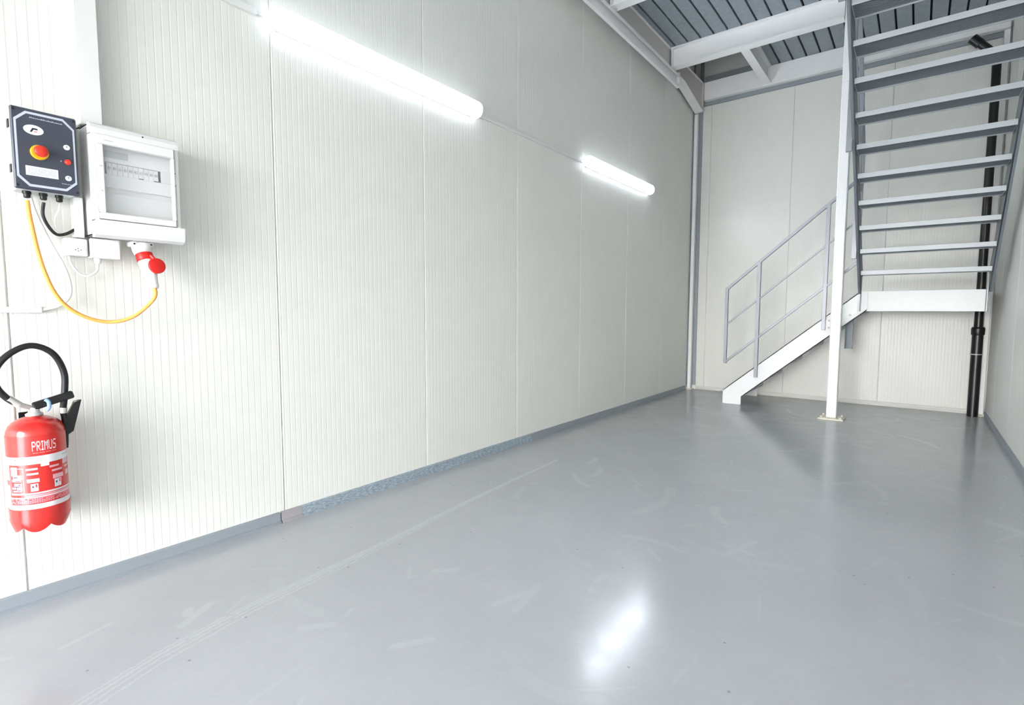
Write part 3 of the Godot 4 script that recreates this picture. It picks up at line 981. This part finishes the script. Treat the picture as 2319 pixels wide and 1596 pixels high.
func build_distribution_box() -> void:
	var o := thing("distribution_box", "white distribution box with a clear window showing breakers", "fuse box", Vector3(0, 1.36, -0.755))
	var za := -0.612
	var zb := -0.898
	var st := new_st()
	# hollow back tray
	box(st, Vector3(0.0005, 1.37, zb), Vector3(0.006, 1.775, za), 0.001)
	box(st, Vector3(0.006, 1.37, za - 0.006), Vector3(0.095, 1.775, za), 0.001)
	box(st, Vector3(0.006, 1.37, zb), Vector3(0.095, 1.775, zb + 0.006), 0.001)
	box(st, Vector3(0.006, 1.769, zb), Vector3(0.095, 1.775, za), 0.001)
	box(st, Vector3(0.006, 1.37, zb), Vector3(0.095, 1.376, za), 0.001)
	part(o, "tray", st, M.white_plastic)
	# front hood: four bars around the opening (rounded head and foot)
	st = new_st()
	for f in [[1.735, 1.778], [1.362, 1.425]]:
		var y0: float = f[0]
		var y1: float = f[1]
		var foot := y0 < 1.5
		var prof := []
		if foot:
			prof = [Vector3(0.095, y0, za), Vector3(0.118, y0, za), Vector3(0.136, y0 + 0.008, za), Vector3(0.143, y0 + 0.024, za), Vector3(0.143, y1, za), Vector3(0.095, y1, za)]
		else:
			prof = [Vector3(0.095, y0, za), Vector3(0.143, y0, za), Vector3(0.143, y1 - 0.022, za), Vector3(0.135, y1 - 0.008, za), Vector3(0.118, y1, za), Vector3(0.095, y1, za)]
		prism(st, prof, Vector3(0, 0, zb - za - (0.012 if foot else 0.0)))
	for zz in [[za, za - 0.014], [zb + 0.014, zb]]:
		box(st, Vector3(0.095, 1.42, min(zz[0], zz[1])), Vector3(0.140, 1.74, max(zz[0], zz[1])), 0.002)
	part(o, "hood", st, M.white_plastic)
	# door frame around the window
	var wy0 := 1.452
	var wy1 := 1.700
	var wz0 := -0.646
	var wz1 := -0.871
	st = new_st()
	box(st, Vector3(0.125, 1.428, wz1 - 0.008), Vector3(0.150, wy0, za - 0.014), 0.003)
	box(st, Vector3(0.125, wy1, wz1 - 0.008), Vector3(0.152, 1.735, za - 0.012), 0.003)
	box(st, Vector3(0.125, wy0, wz0), Vector3(0.149, wy1, za - 0.014), 0.003)
	box(st, Vector3(0.125, wy0, wz1 - 0.010), Vector3(0.149, wy1, wz1), 0.003)
	var dr := part(o, "door", st, M.white_plastic)
	st = new_st()
	box(st, Vector3(0.139, wy0 + 0.001, wz1 + 0.001), Vector3(0.141, wy1 - 0.001, wz0 - 0.001))
	part(dr, "window_pane", st, M.glass)
	for y in [1.53, 1.62]:
		st = new_st()
		box(st, Vector3(0.1495, y - 0.0025, -0.6395), Vector3(0.151, y + 0.0025, -0.632), 0.0005)
		part(dr, "hinge_pin", st, M.grey_plastic)
	# cover plate with two rows; breakers in the upper one
	st = new_st()
	box(st, Vector3(0.098, 1.43, wz1 - 0.012), Vector3(0.102, 1.535, wz0 + 0.012), 0.001)
	box(st, Vector3(0.098, 1.553, wz1 - 0.012), Vector3(0.104, 1.605, wz0 + 0.012), 0.002)
	box(st, Vector3(0.098, 1.648, wz1 - 0.012), Vector3(0.104, 1.735, wz0 + 0.012), 0.002)
	box(st, Vector3(0.098, 1.600, wz1 - 0.012), Vector3(0.102, 1.650, -0.845), 0.001)
	box(st, Vector3(0.098, 1.600, -0.660), Vector3(0.102, 1.650, wz0 + 0.012), 0.001)
	box(st, Vector3(0.090, 1.530, wz1 - 0.012), Vector3(0.094, 1.558, wz0 + 0.012), 0.001)
	part(o, "cover_plate", st, M.cover_plastic)
	for k in 10:
		var zc := -0.672 - k * 0.0172
		st = new_st()
		box(st, Vector3(0.075, 1.602, zc - 0.0082), Vector3(0.106, 1.646, zc + 0.0082), 0.001)
		var br := part(o, "breaker", st, M.cover_plastic)
		st = new_st()
		box(st, Vector3(0.106, 1.622, zc - 0.0045), Vector3(0.114, 1.631, zc + 0.0045), 0.001)
		part(br, "toggle", st, M.grey_plastic)
		if k in [6, 9]:
			st = new_st()
			box(st, Vector3(0.1062, 1.603, zc - 0.008), Vector3(0.1068, 1.606, zc + 0.008))
			part(br, "marking", st, M.print_black)
	st = new_st()
	box(st, Vector3(0.1042, 1.665, -0.735), Vector3(0.1050, 1.692, -0.655))
	part(o, "print_card", st, M.grey_plastic, "small printed card")
	st = new_st()
	box(st, Vector3(0.1522, 1.713, -0.676), Vector3(0.1526, 1.716, -0.648))
	part(o, "print", st, M.grey_plastic)
	for p in [Vector3(0.1431, 1.758, -0.775), Vector3(0.1405, 1.395, -0.780)]:
		st = new_st()
		cyl(st, p, Vector3.RIGHT, 0.003, 0.0015, 0.0005, 12)
		part(o, "screw", st, M.black_plastic)
	for p in [Vector3(0.149, 1.640, -0.8805), Vector3(0.149, 1.592, -0.8805)]:
		st = new_st()
		cyl(st, p, Vector3.RIGHT, 0.0028, 0.0015, 0.0005, 12)
		part(o, "latch_hole", st, M.print_grey)

func build_sockets_and_cables() -> void:
	var st := new_st()
	var so := thing("wall_socket", "white surface-mounted wall socket under the control box", "socket", Vector3(0, 1.29, -0.574))
	box(st, Vector3(0.0005, 1.293, -0.608), Vector3(0.046, 1.358, -0.540), 0.004)
	part(so, "housing", st, M.white_plastic)
	st = new_st()
	box(st, Vector3(0.046, 1.299, -0.602), Vector3(0.048, 1.330, -0.552), 0.001)
	var ins := part(so, "insert", st, M.white_plastic)
	for p in [Vector2(1.315, -0.570), Vector2(1.311, -0.578), Vector2(1.315, -0.586), Vector2(1.320, -0.577)]:
		st = new_st()
		cyl(st, Vector3(0.048, p.x, p.y), Vector3.RIGHT, 0.0024, 0.0006, 0.0002, 12)
		part(ins, "pin_hole", st, M.print_grey)
	var jb := thing("junction_box", "square white junction box under the distribution box", "junction box", Vector3(0, 1.29, -0.655))
	st = new_st()
	box(st, Vector3(0.0005, 1.290, -0.704), Vector3(0.050, 1.360, -0.614), 0.004)
	part(jb, "housing", st, M.white_plastic)
	st = new_st()
	box(st, Vector3(0.050, 1.288, -0.706), Vector3(0.062, 1.362, -0.612), 0.003)
	part(jb, "lid", st, M.white_plastic)
	for p in [Vector2(1.297, -0.623), Vector2(1.297, -0.696), Vector2(1.353, -0.696)]:
		st = new_st()
		cyl(st, Vector3(0.062, p.x, p.y), Vector3.RIGHT, 0.0055, 0.0012, 0.0005, 14)
		part(jb, "lid_screw", st, M.cover_plastic)
	st = new_st()
	cyl(st, Vector3(0.03, 1.290, -0.640), Vector3.DOWN, 0.013, 0.010, 0.001, 6)
	cyl(st, Vector3(0.03, 1.280, -0.640), Vector3.DOWN, 0.011, 0.012, 0.003, 16)
	part(jb, "cable_gland", st, M.white_plastic)

	# industrial power socket hanging under the distribution box, and its plug
	var ax := Vector3(0.35, -1.0, -0.13).normalized()
	var top := Vector3(0.070, 1.362, -0.770)
	var ps := thing("power_socket", "white industrial socket with a red collar and hinged round lid under the distribution box", "socket", top)
	st = new_st()
	lathe(st, [Vector2(0.0, 0.014), Vector2(0.033, 0.014), Vector2(0.034, 0.017), Vector2(0.034, 0.035), Vector2(0.030, 0.052), Vector2(0.0, 0.052)], top, ax, 32)
	box(st, Vector3(0.035, 1.342, -0.808), Vector3(0.100, 1.3612, -0.735), 0.004)
	part(ps, "housing", st, M.white_plastic)
	st = new_st()
	lathe(st, [Vector2(0.0, 0.050), Vector2(0.028, 0.050), Vector2(0.030, 0.053), Vector2(0.030, 0.078), Vector2(0.027, 0.080), Vector2(0.0, 0.080)], top, ax, 32)
	part(ps, "collar", st, M.red_plastic, "red collar")
	var lid_at := top + ax * 0.103 + Vector3(0.030, 0.0, -0.020)
	var face := Vector3(1.0, 0.12, -0.1).normalized()
	st = new_st()
	lathe(st, [Vector2(0, 0.0), Vector2(0.029, 0.0), Vector2(0.0305, 0.003), Vector2(0.0305, 0.010), Vector2(0.027, 0.014), Vector2(0.0, 0.015)], lid_at, face, 36)
	bar(st, lid_at + Vector3(0.004, 0.018, 0.002), top + ax * 0.060 + Vector3(0.032, 0.0, -0.010), 0.022, 0.012, face, 0.003)
	part(ps, "lid", st, M.red_plastic, "round red lid hanging open")
	for p in [Vector3(0.1005, 1.351, -0.742), Vector3(0.1005, 1.352, -0.800)]:
		st = new_st()
		cyl(st, p, Vector3.RIGHT, 0.0035, 0.001, 0.0003, 12)
		part(ps, "screw", st, M.print_black)
	var tip := top + ax * 0.196

	var cable := func(called: String, label: String, pts: Array, rad: float, m: Material) -> void:
		var o := thing(called, label, "cable", pts[0])
		var s := new_st()
		tube(s, curve(pts, 10), rad, 12)
		part(o, "sheath", s, m)
	var orange := [Vector3(0.055, 1.474, -0.442), Vector3(0.058, 1.40, -0.447), Vector3(0.06, 1.25, -0.469), Vector3(0.06, 1.138, -0.506), Vector3(0.06, 1.073, -0.567), Vector3(0.07, 1.044, -0.650), Vector3(0.10, 1.064, -0.725), tip + Vector3(0.004, -0.045, 0.008), tip]
	var pc := thing("power_cable", "thick orange cable looping from the control box to a white plug", "cable", orange[0])
	st = new_st()
	tube(st, curve(orange, 10), 0.0068, 12)
	part(pc, "sheath", st, M.orange)
	st = new_st()
	lathe(st, [Vector2(0.0, 0.0805), Vector2(0.027, 0.0805), Vector2(0.028, 0.088), Vector2(0.027, 0.125), Vector2(0.022, 0.150), Vector2(0.018, 0.172), Vector2(0.016, 0.192), Vector2(0.012, 0.198), Vector2(0.0, 0.198)], top, ax, 28)
	part(pc, "plug", st, M.white_plastic, "white plug in the red-collared socket")
	cable.call("control_cable", "short black cable bending from the control box into the trunking", [Vector3(0.055, 1.474, -0.486), Vector3(0.053, 1.43, -0.482), Vector3(0.048, 1.392, -0.496), Vector3(0.042, 1.366, -0.519), Vector3(0.036, 1.372, -0.548), Vector3(0.030, 1.392, -0.576)], 0.0055, M.rubber)
	cable.call("thin_cable", "thin white wire hanging from the third gland of the control box", [Vector3(0.055, 1.474, -0.530), Vector3(0.052, 1.455, -0.527), Vector3(0.045, 1.42, -0.516), Vector3(0.040, 1.385, -0.520), Vector3(0.034, 1.372, -0.545), Vector3(0.026, 1.376, -0.574)], 0.0028, M.white_plastic)
	cable.call("white_cable", "white cable curving from behind the control box down to the thin trunking", [Vector3(0.02, 1.506, -0.455), Vector3(0.02, 1.44, -0.468), Vector3(0.022, 1.35, -0.498), Vector3(0.026, 1.24, -0.541), Vector3(0.026, 1.155, -0.552), Vector3(0.020, 1.109, -0.523), Vector3(0.012, 1.090, -0.470)], 0.0055, M.white_plastic)
	cable.call("white_cable", "white cable hanging in a loop under the junction box", [Vector3(0.03, 1.269, -0.640), Vector3(0.032, 1.240, -0.634), Vector3(0.034, 1.221, -0.608), Vector3(0.032, 1.228, -0.580), Vector3(0.024, 1.262, -0.560), Vector3(0.016, 1.294, -0.556)], 0.0045, M.white_plastic)

# ---------------------------------------------------------------- fire extinguisher
const FONT := {
	"P": ["####.", "#...#", "#...#", "####.", "#....", "#....", "#...."],
	"R": ["####.", "#...#", "#...#", "####.", "#.#..", "#..#.", "#...#"],
	"I": ["###", ".#.", ".#.", ".#.", ".#.", ".#.", "###"],
	"M": ["#...#", "##.##", "#.#.#", "#.#.#", "#...#", "#...#", "#...#"],
	"U": ["#...#", "#...#", "#...#", "#...#", "#...#", "#...#", ".###."],
	"S": [".####", "#....", "#....", ".###.", "....#", "....#", "####."],
	"W": ["#...#", "#...#", "#...#", "#.#.#", "#.#.#", "##.##", "#...#"]}

func write(img: Image, text: String, x: int, y: int, sx: int, sy: int, c: Color, gap := 1) -> void:
	for ch in text:
		if ch == " ":
			x += 3 * sx
			continue
		var rows: Array = FONT[ch]
		for r in 7:
			for k in rows[r].length():
				if rows[r][k] == "#":
					img.fill_rect(Rect2i(x + k * sx, y + r * sy, sx, sy), c)
		x += (rows[0].length() + gap) * sx

# the printed sleeve of the extinguisher: 640 px = 230 degrees, 480 px = 0.29 m (0.375 ... 0.665 m high)
func sleeve_texture() -> ImageTexture:
	var w := 640
	var h := 480
	var red := Color(0.82, 0.13, 0.105)
	var white := Color(0.93, 0.92, 0.93)
	var pink := Color(0.93, 0.72, 0.76)
	var dark := Color(0.40, 0.24, 0.36)
	var img := Image.create(w, h, true, Image.FORMAT_RGB8)
	img.fill(red)
	write(img, "PRIMUS", 296, 46, 4, 8, white)
	for k in 26:
		if k % 7 != 6:
			img.fill_rect(Rect2i(298 + k * 5, 112, 3, 4), pink)
	# white title band
	img.fill_rect(Rect2i(90, 132, 470, 46), white)
	write(img, "W I M", 150, 146, 4, 4, dark, 2)
	for k in 14:
		img.fill_rect(Rect2i(470 + k * 5, 146, 3, 8), Color(0.6, 0.62, 0.7))
	# left column of small print on white
	img.fill_rect(Rect2i(90, 178, 50, 236), white)
	for k in 9:
		img.fill_rect(Rect2i(96, 186 + k * 9, 36 - (k * 7) % 13, 4), pink)
	img.fill_rect(Rect2i(90, 268, 48, 30), red)
	# framed picture panel
	img.fill_rect(Rect2i(150, 196, 92, 150), Color(0.90, 0.55, 0.58))
	img.fill_rect(Rect2i(155, 201, 82, 140), red)
	for b in [[160, 190, 44, 52], [172, 236, 60, 26], [164, 262, 62, 14], [178, 284, 50, 16], [160, 308, 30, 10], [196, 304, 34, 22], [168, 326, 58, 8]]:
		img.fill_rect(Rect2i(b[0], b[1], b[2], b[3]), white)
	for b in [[176, 246, 30, 8], [186, 268, 34, 6], [170, 300, 40, 7], [206, 290, 14, 8], [196, 322, 24, 6]]:
		img.fill_rect(Rect2i(b[0], b[1], b[2], b[3]), dark)
	# instruction lines and pictograms
	for b in [[252, 182, 76, 12], [384, 182, 76, 12]]:
		img.fill_rect(Rect2i(b[0], b[1], b[2], b[3]), red)
	img.fill_rect(Rect2i(334, 178, 46, 18), white)
	img.fill_rect(Rect2i(470, 178, 60, 30), Color(0.88, 0.70, 0.75))
	for b in [[256, 200, 62, 12], [258, 228, 62, 12], [380, 200, 60, 12], [392, 226, 70, 12], [486, 222, 50, 9], [258, 262, 66, 22], [396, 256, 72, 26], [494, 250, 48, 30]]:
		img.fill_rect(Rect2i(b[0], b[1], b[2], b[3]), pink)
	for b in [[276, 292, 40, 44], [404, 286, 46, 46]]:
		img.fill_rect(Rect2i(b[0], b[1], b[2], b[3]), white)
		img.fill_rect(Rect2i(b[0] + b[2] - 14, b[1] + 4, 8, 18), red)
		img.fill_rect(Rect2i(b[0] + 8, b[1] + 12, 10, 12), dark)
	img.fill_rect(Rect2i(150, 344, 400, 9), white)
	img.fill_rect(Rect2i(240, 356, 310, 10), Color(0.90, 0.62, 0.66))
	img.fill_rect(Rect2i(140, 368, 420, 7), white)
	for k in 5:
		for j in 34:
			if rng.randf() < 0.82:
				img.fill_rect(Rect2i(146 + j * 12, 378 + k * 6, 10, 3), Color(0.92, 0.70, 0.76))
	img.fill_rect(Rect2i(90, 412, 470, 32), white)
	img.generate_mipmaps()
	return ImageTexture.create_from_image(img)

func build_extinguisher() -> void:
	var cx := 0.112
	var cz := -0.412
	var at := Vector3(cx, 0, cz)
	var R := 0.080
	var o := thing("fire_extinguisher", "red fire extinguisher with a black looped hose hanging on the left wall", "extinguisher", Vector3(cx, 0.32, cz))
	var st := new_st()
	var prof := [Vector2(0, 0.365), Vector2(0.05, 0.362), Vector2(0.072, 0.37), Vector2(R, 0.39), Vector2(R, 0.50), Vector2(R, 0.655), Vector2(R - 0.002, 0.672), Vector2(R - 0.009, 0.690), Vector2(R - 0.022, 0.704), Vector2(R - 0.042, 0.714), Vector2(0.024, 0.718), Vector2(0.022, 0.724), Vector2(0, 0.724)]
	lathe(st, prof, at, Vector3.UP, 48)
	part(o, "cylinder", st, M.red_paint)
	# foot ring with a scalloped lower edge
	st = new_st()
	var n := 72
	for k in n:
		var a0 := TAU * k / n
		var a1 := TAU * (k + 1) / n
		var yb := func(a: float) -> float: return 0.343 - 0.020 * pow(abs(sin(a * 3.0 + 0.5)), 0.8)
		var d0 := Vector3(cos(a0), 0, sin(a0))
		var d1 := Vector3(cos(a1), 0, sin(a1))
		var yt := 0.405
		var ym := 0.362
		for ri in [[R + 0.0025, 1.0], [R - 0.002, -1.0]]:
			var r: float = ri[0]
			var T0 := at + d0 * r + Vector3.UP * yt
			var T1 := at + d1 * r + Vector3.UP * yt
			var M0 := at + d0 * r + Vector3.UP * ym
			var M1 := at + d1 * r + Vector3.UP * ym
			var B0: Vector3 = at + d0 * (r - 0.010) + Vector3.UP * yb.call(a0)
			var B1: Vector3 = at + d1 * (r - 0.010) + Vector3.UP * yb.call(a1)
			var s: float = ri[1]
			tri(st, T0, T1, M1, d0 * s, d1 * s, d1 * s)
			tri(st, T0, M1, M0, d0 * s, d1 * s, d0 * s)
			tri(st, M0, M1, B1, d0 * s, d1 * s, (d1 * s - Vector3.UP * 0.3).normalized())
			tri(st, M0, B1, B0, d0 * s, (d1 * s - Vector3.UP * 0.3).normalized(), (d0 * s - Vector3.UP * 0.3).normalized())
		var q0: Vector3 = at + d0 * (R - 0.0075) + Vector3.UP * yb.call(a0)
		var q1: Vector3 = at + d1 * (R - 0.0075) + Vector3.UP * yb.call(a1)
		var q2: Vector3 = at + d1 * (R - 0.012) + Vector3.UP * yb.call(a1)
		var q3: Vector3 = at + d0 * (R - 0.012) + Vector3.UP * yb.call(a0)
		quad(st, q0, q1, q2, q3, Vector3.DOWN)
		var w0 := at + d0 * (R + 0.0025) + Vector3.UP * yt
		var w1 := at + d1 * (R + 0.0025) + Vector3.UP * yt
		quad(st, w0, w1, at + d1 * R + Vector3.UP * (yt + 0.002), at + d0 * R + Vector3.UP * (yt + 0.002), (d0 + d1 + Vector3.UP).normalized())
	part(o, "foot_ring", st, M.red_paint)
	# printed sleeve
	st = new_st()
	var lm := mat(Color(1, 1, 1), 0.3)
	lm.albedo_texture = sleeve_texture()
	lm.clearcoat_enabled = true
	lm.clearcoat = 0.5
	lm.clearcoat_roughness = 0.15
	var span := deg_to_rad(230.0)
	var mid := deg_to_rad(9.6)       # towards the room and a little towards the door
	for k in 48:
		var f0 := k / 48.0
		var f1 := (k + 1) / 48.0
		# u = 0 on the door side
		var b0 := mid + span * (0.5 - f0)
		var b1 := mid + span * (0.5 - f1)
		var e0 := Vector3(cos(b0), 0, sin(b0))
		var e1 := Vector3(cos(b1), 0, sin(b1))
		var r := R + 0.0004
		var p0 := at + e0 * r + Vector3.UP * 0.392
		var p1 := at + e1 * r + Vector3.UP * 0.392
		var p2 := at + e1 * r + Vector3.UP * 0.660
		var p3 := at + e0 * r + Vector3.UP * 0.660
		tri(st, p0, p1, p2, e0, e1, e1, Vector2(f0, 0.97), Vector2(f1, 0.97), Vector2(f1, 0.03))
		tri(st, p0, p2, p3, e0, e1, e0, Vector2(f0, 0.97), Vector2(f1, 0.03), Vector2(f0, 0.03))
	part(o, "printed_sleeve", st, lm, "red and white instruction print")
	# valve
	st = new_st()
	lathe(st, [Vector2(0.0, 0.718), Vector2(0.024, 0.718), Vector2(0.025, 0.726), Vector2(0.016, 0.732), Vector2(0.016, 0.746), Vector2(0.012, 0.750), Vector2(0.0, 0.750)], at, Vector3.UP, 24)
	bar(st, Vector3(cx, 0.745, cz + 0.006), Vector3(cx + 0.012, 0.768, cz + 0.045), 0.018, 0.018, Vector3.RIGHT, 0.003)
	part(o, "valve", st, M.brass, "pale metal valve")
	# carrying handle and squeeze lever
	st = new_st()
	bar(st, Vector3(cx + 0.008, 0.752, cz + 0.004), Vector3(cx + 0.012, 0.784, cz - 0.108), 0.018, 0.027, Vector3.RIGHT, 0.004)
	part(o, "handle", st, M.black_plastic)
	st = new_st()
	tube(st, curve([Vector3(cx + 0.02, 0.775, cz - 0.028), Vector3(cx + 0.024, 0.765, cz - 0.036), Vector3(cx + 0.024, 0.745, cz - 0.036), Vector3(cx + 0.02, 0.735, cz - 0.03)]), 0.006, 10)
	part(o, "seal_tag", st, M.blue_tag, "pale blue seal tag")
	# hose loop and nozzle
	st = new_st()
	var hz := curve([Vector3(cx + 0.012, 0.768, cz + 0.045), Vector3(cx + 0.014, 0.795, cz + 0.072), Vector3(cx + 0.016, 0.838, cz + 0.094), Vector3(cx + 0.016, 0.895, cz + 0.090), Vector3(cx + 0.016, 0.945, cz + 0.050), Vector3(cx + 0.016, 0.966, cz - 0.004), Vector3(cx + 0.012, 0.935, cz - 0.058), Vector3(cx + 0.004, 0.865, cz - 0.087), Vector3(cx - 0.004, 0.79, cz - 0.087), Vector3(cx - 0.010, 0.725, cz - 0.080)], 8)
	tube(st, hz, 0.0104, 16)
	part(o, "hose", st, M.rubber)
	st = new_st()
	tube(st, [Vector3(cx + 0.011, 0.762, cz + 0.038), Vector3(cx + 0.0135, 0.790, cz + 0.066)], 0.0116, 14)
	tube(st, [Vector3(cx - 0.009, 0.735, cz - 0.082), Vector3(cx - 0.010, 0.715, cz - 0.080)], 0.0116, 14)
	part(o, "hose_ferrule", st, M.brass)
	st = new_st()
	tube(st, curve([Vector3(cx - 0.010, 0.717, cz - 0.080), Vector3(cx - 0.012, 0.690, cz - 0.084), Vector3(cx - 0.014, 0.62, cz - 0.083), Vector3(cx - 0.015, 0.585, cz - 0.081)]), 0.0095, 12)
	prism(st, [Vector3(cx - 0.020, 0.640, cz - 0.080), Vector3(cx - 0.020, 0.700, cz - 0.090), Vector3(cx - 0.020, 0.745, cz - 0.117), Vector3(cx - 0.020, 0.757, cz - 0.130), Vector3(cx - 0.020, 0.754, cz - 0.113), Vector3(cx - 0.020, 0.720, cz - 0.100)], Vector3(0.014, 0, 0))
	prism(st, [Vector3(cx - 0.020, 0.625, cz - 0.078), Vector3(cx - 0.020, 0.692, cz - 0.082), Vector3(cx - 0.020, 0.748, cz - 0.112), Vector3(cx - 0.020, 0.757, cz - 0.134), Vector3(cx - 0.020, 0.716, cz - 0.124), Vector3(cx - 0.020, 0.645, cz - 0.106)], Vector3(0.016, 0, 0))
	part(o, "nozzle", st, M.black_plastic)
	# wall bracket
	var wb := thing("extinguisher_bracket", "dark bracket behind the fire extinguisher", "bracket", Vector3(0.01, 0.35, cz))
	st = new_st()
	box(st, Vector3(0.0005, 0.33, cz - 0.025), Vector3(0.004, 0.72, cz + 0.025), 0.001)
	box(st, Vector3(0.004, 0.352, cz - 0.102), Vector3(0.012, 0.390, cz + 0.02), 0.002)
	box(st, Vector3(0.012, 0.36, cz - 0.02), Vector3(0.031, 0.375, cz + 0.02), 0.002)
	box(st, Vector3(0.004, 0.69, cz - 0.02), Vector3(0.05, 0.70, cz + 0.02), 0.002)
	part(wb, "plate", st, M.black_plastic)

# ---------------------------------------------------------------- drain pipe
func build_pipe() -> void:
	var c := Vector3(3.062, 0, -7.275)
	var o := thing("drain_pipe", "black drain pipe standing in the far right corner behind the stair", "pipe", c)
	var st := new_st()
	tube(st, [c + Vector3(0, 0.0, 0), c + Vector3(0, 0.92, 0)], 0.046, 28)
	part(o, "lower_pipe", st, M.pipe)
	st = new_st()
	lathe(st, [Vector2(0.046, 0.855), Vector2(0.055, 0.862), Vector2(0.056, 0.905), Vector2(0.056, 0.925), Vector2(0.050, 0.938), Vector2(0.036, 0.940)], c, Vector3.UP, 28)
	part(o, "socket_collar", st, M.pipe)
	st = new_st()
	tube(st, curve([c + Vector3(0, 0.90, 0), c + Vector3(0, 2.0, 0), c + Vector3(0, 3.45, 0), c + Vector3(-0.012, 3.58, 0), c + Vector3(-0.05, 3.70, 0.0), c + Vector3(-0.16, 3.83, 0.0)], 6), 0.037, 24)
	part(o, "upper_pipe", st, M.pipe)
	st = new_st()
	tube(st, [c + Vector3(-0.135, 3.80, 0.0), c + Vector3(-0.20, 3.875, 0.0)], 0.045, 24)
	part(o, "elbow_socket", st, M.pipe)
	st = new_st()
	tube(st, [c + Vector3(0, 0.650, 0), c + Vector3(0, 0.660, 0)], 0.051, 28)
	tube(st, [c + Vector3(0.0, 0.655, -0.05), c + Vector3(0.0, 0.655, -0.145)], 0.005, 10)
	part(o, "clamp", st, M.galv, "bright metal clamp")

# ---------------------------------------------------------------- scene
const LAMP := 2.6
const DOOR := 2.45        # height of the unseen door, set low to dim the upper room

func _ready() -> void:
	rng.seed = 20240
	# camera: where the photographer stood, looking slightly down to the left wall
	var cam := Camera3D.new()
	cam.name = "camera"
	add_child(cam)
	cam.fov = 2.0 * rad_to_deg(atan(798.0 / 1185.0))
	var right := Vector3(0.79122409, 0.00202808, -0.61152296)
	var up := Vector3(-0.04886711, 0.99700628, -0.05992059)
	var back := Vector3(0.60957071, 0.07729398, 0.7889545)
	cam.transform = Transform3D(Basis(right, up, back).orthonormalized(), Vector3(2.555, 1.086, 0.0))
	cam.near = 0.02
	cam.current = true

	# overcast daylight through the open door
	var sky_m := ProceduralSkyMaterial.new()
	sky_m.sky_top_color = Color(0.94, 0.96, 1.0)
	sky_m.sky_horizon_color = Color(1.0, 0.985, 0.96)
	sky_m.ground_horizon_color = Color(0.70, 0.70, 0.68)
	sky_m.ground_bottom_color = Color(0.62, 0.62, 0.60)
	sky_m.sky_energy_multiplier = 1.0
	var sky := Sky.new()
	sky.sky_material = sky_m
	var env := Environment.new()
	env.background_mode = Environment.BG_SKY
	env.sky = sky
	env.background_energy_multiplier = 33.0
	env.tonemap_mode = Environment.TONE_MAPPER_LINEAR
	env.tonemap_exposure = 1.22
	env.sdfgi_enabled = true
	env.ssao_enabled = true
	env.ssil_enabled = true
	var we := WorldEnvironment.new()
	we.name = "daylight"
	we.environment = env
	add_child(we)

	make_materials()
	build_room()
	build_steel()
	build_stair()
	build_lamps()
	build_control_box()
	build_distribution_box()
	build_sockets_and_cables()
	build_extinguisher()
	build_pipe()
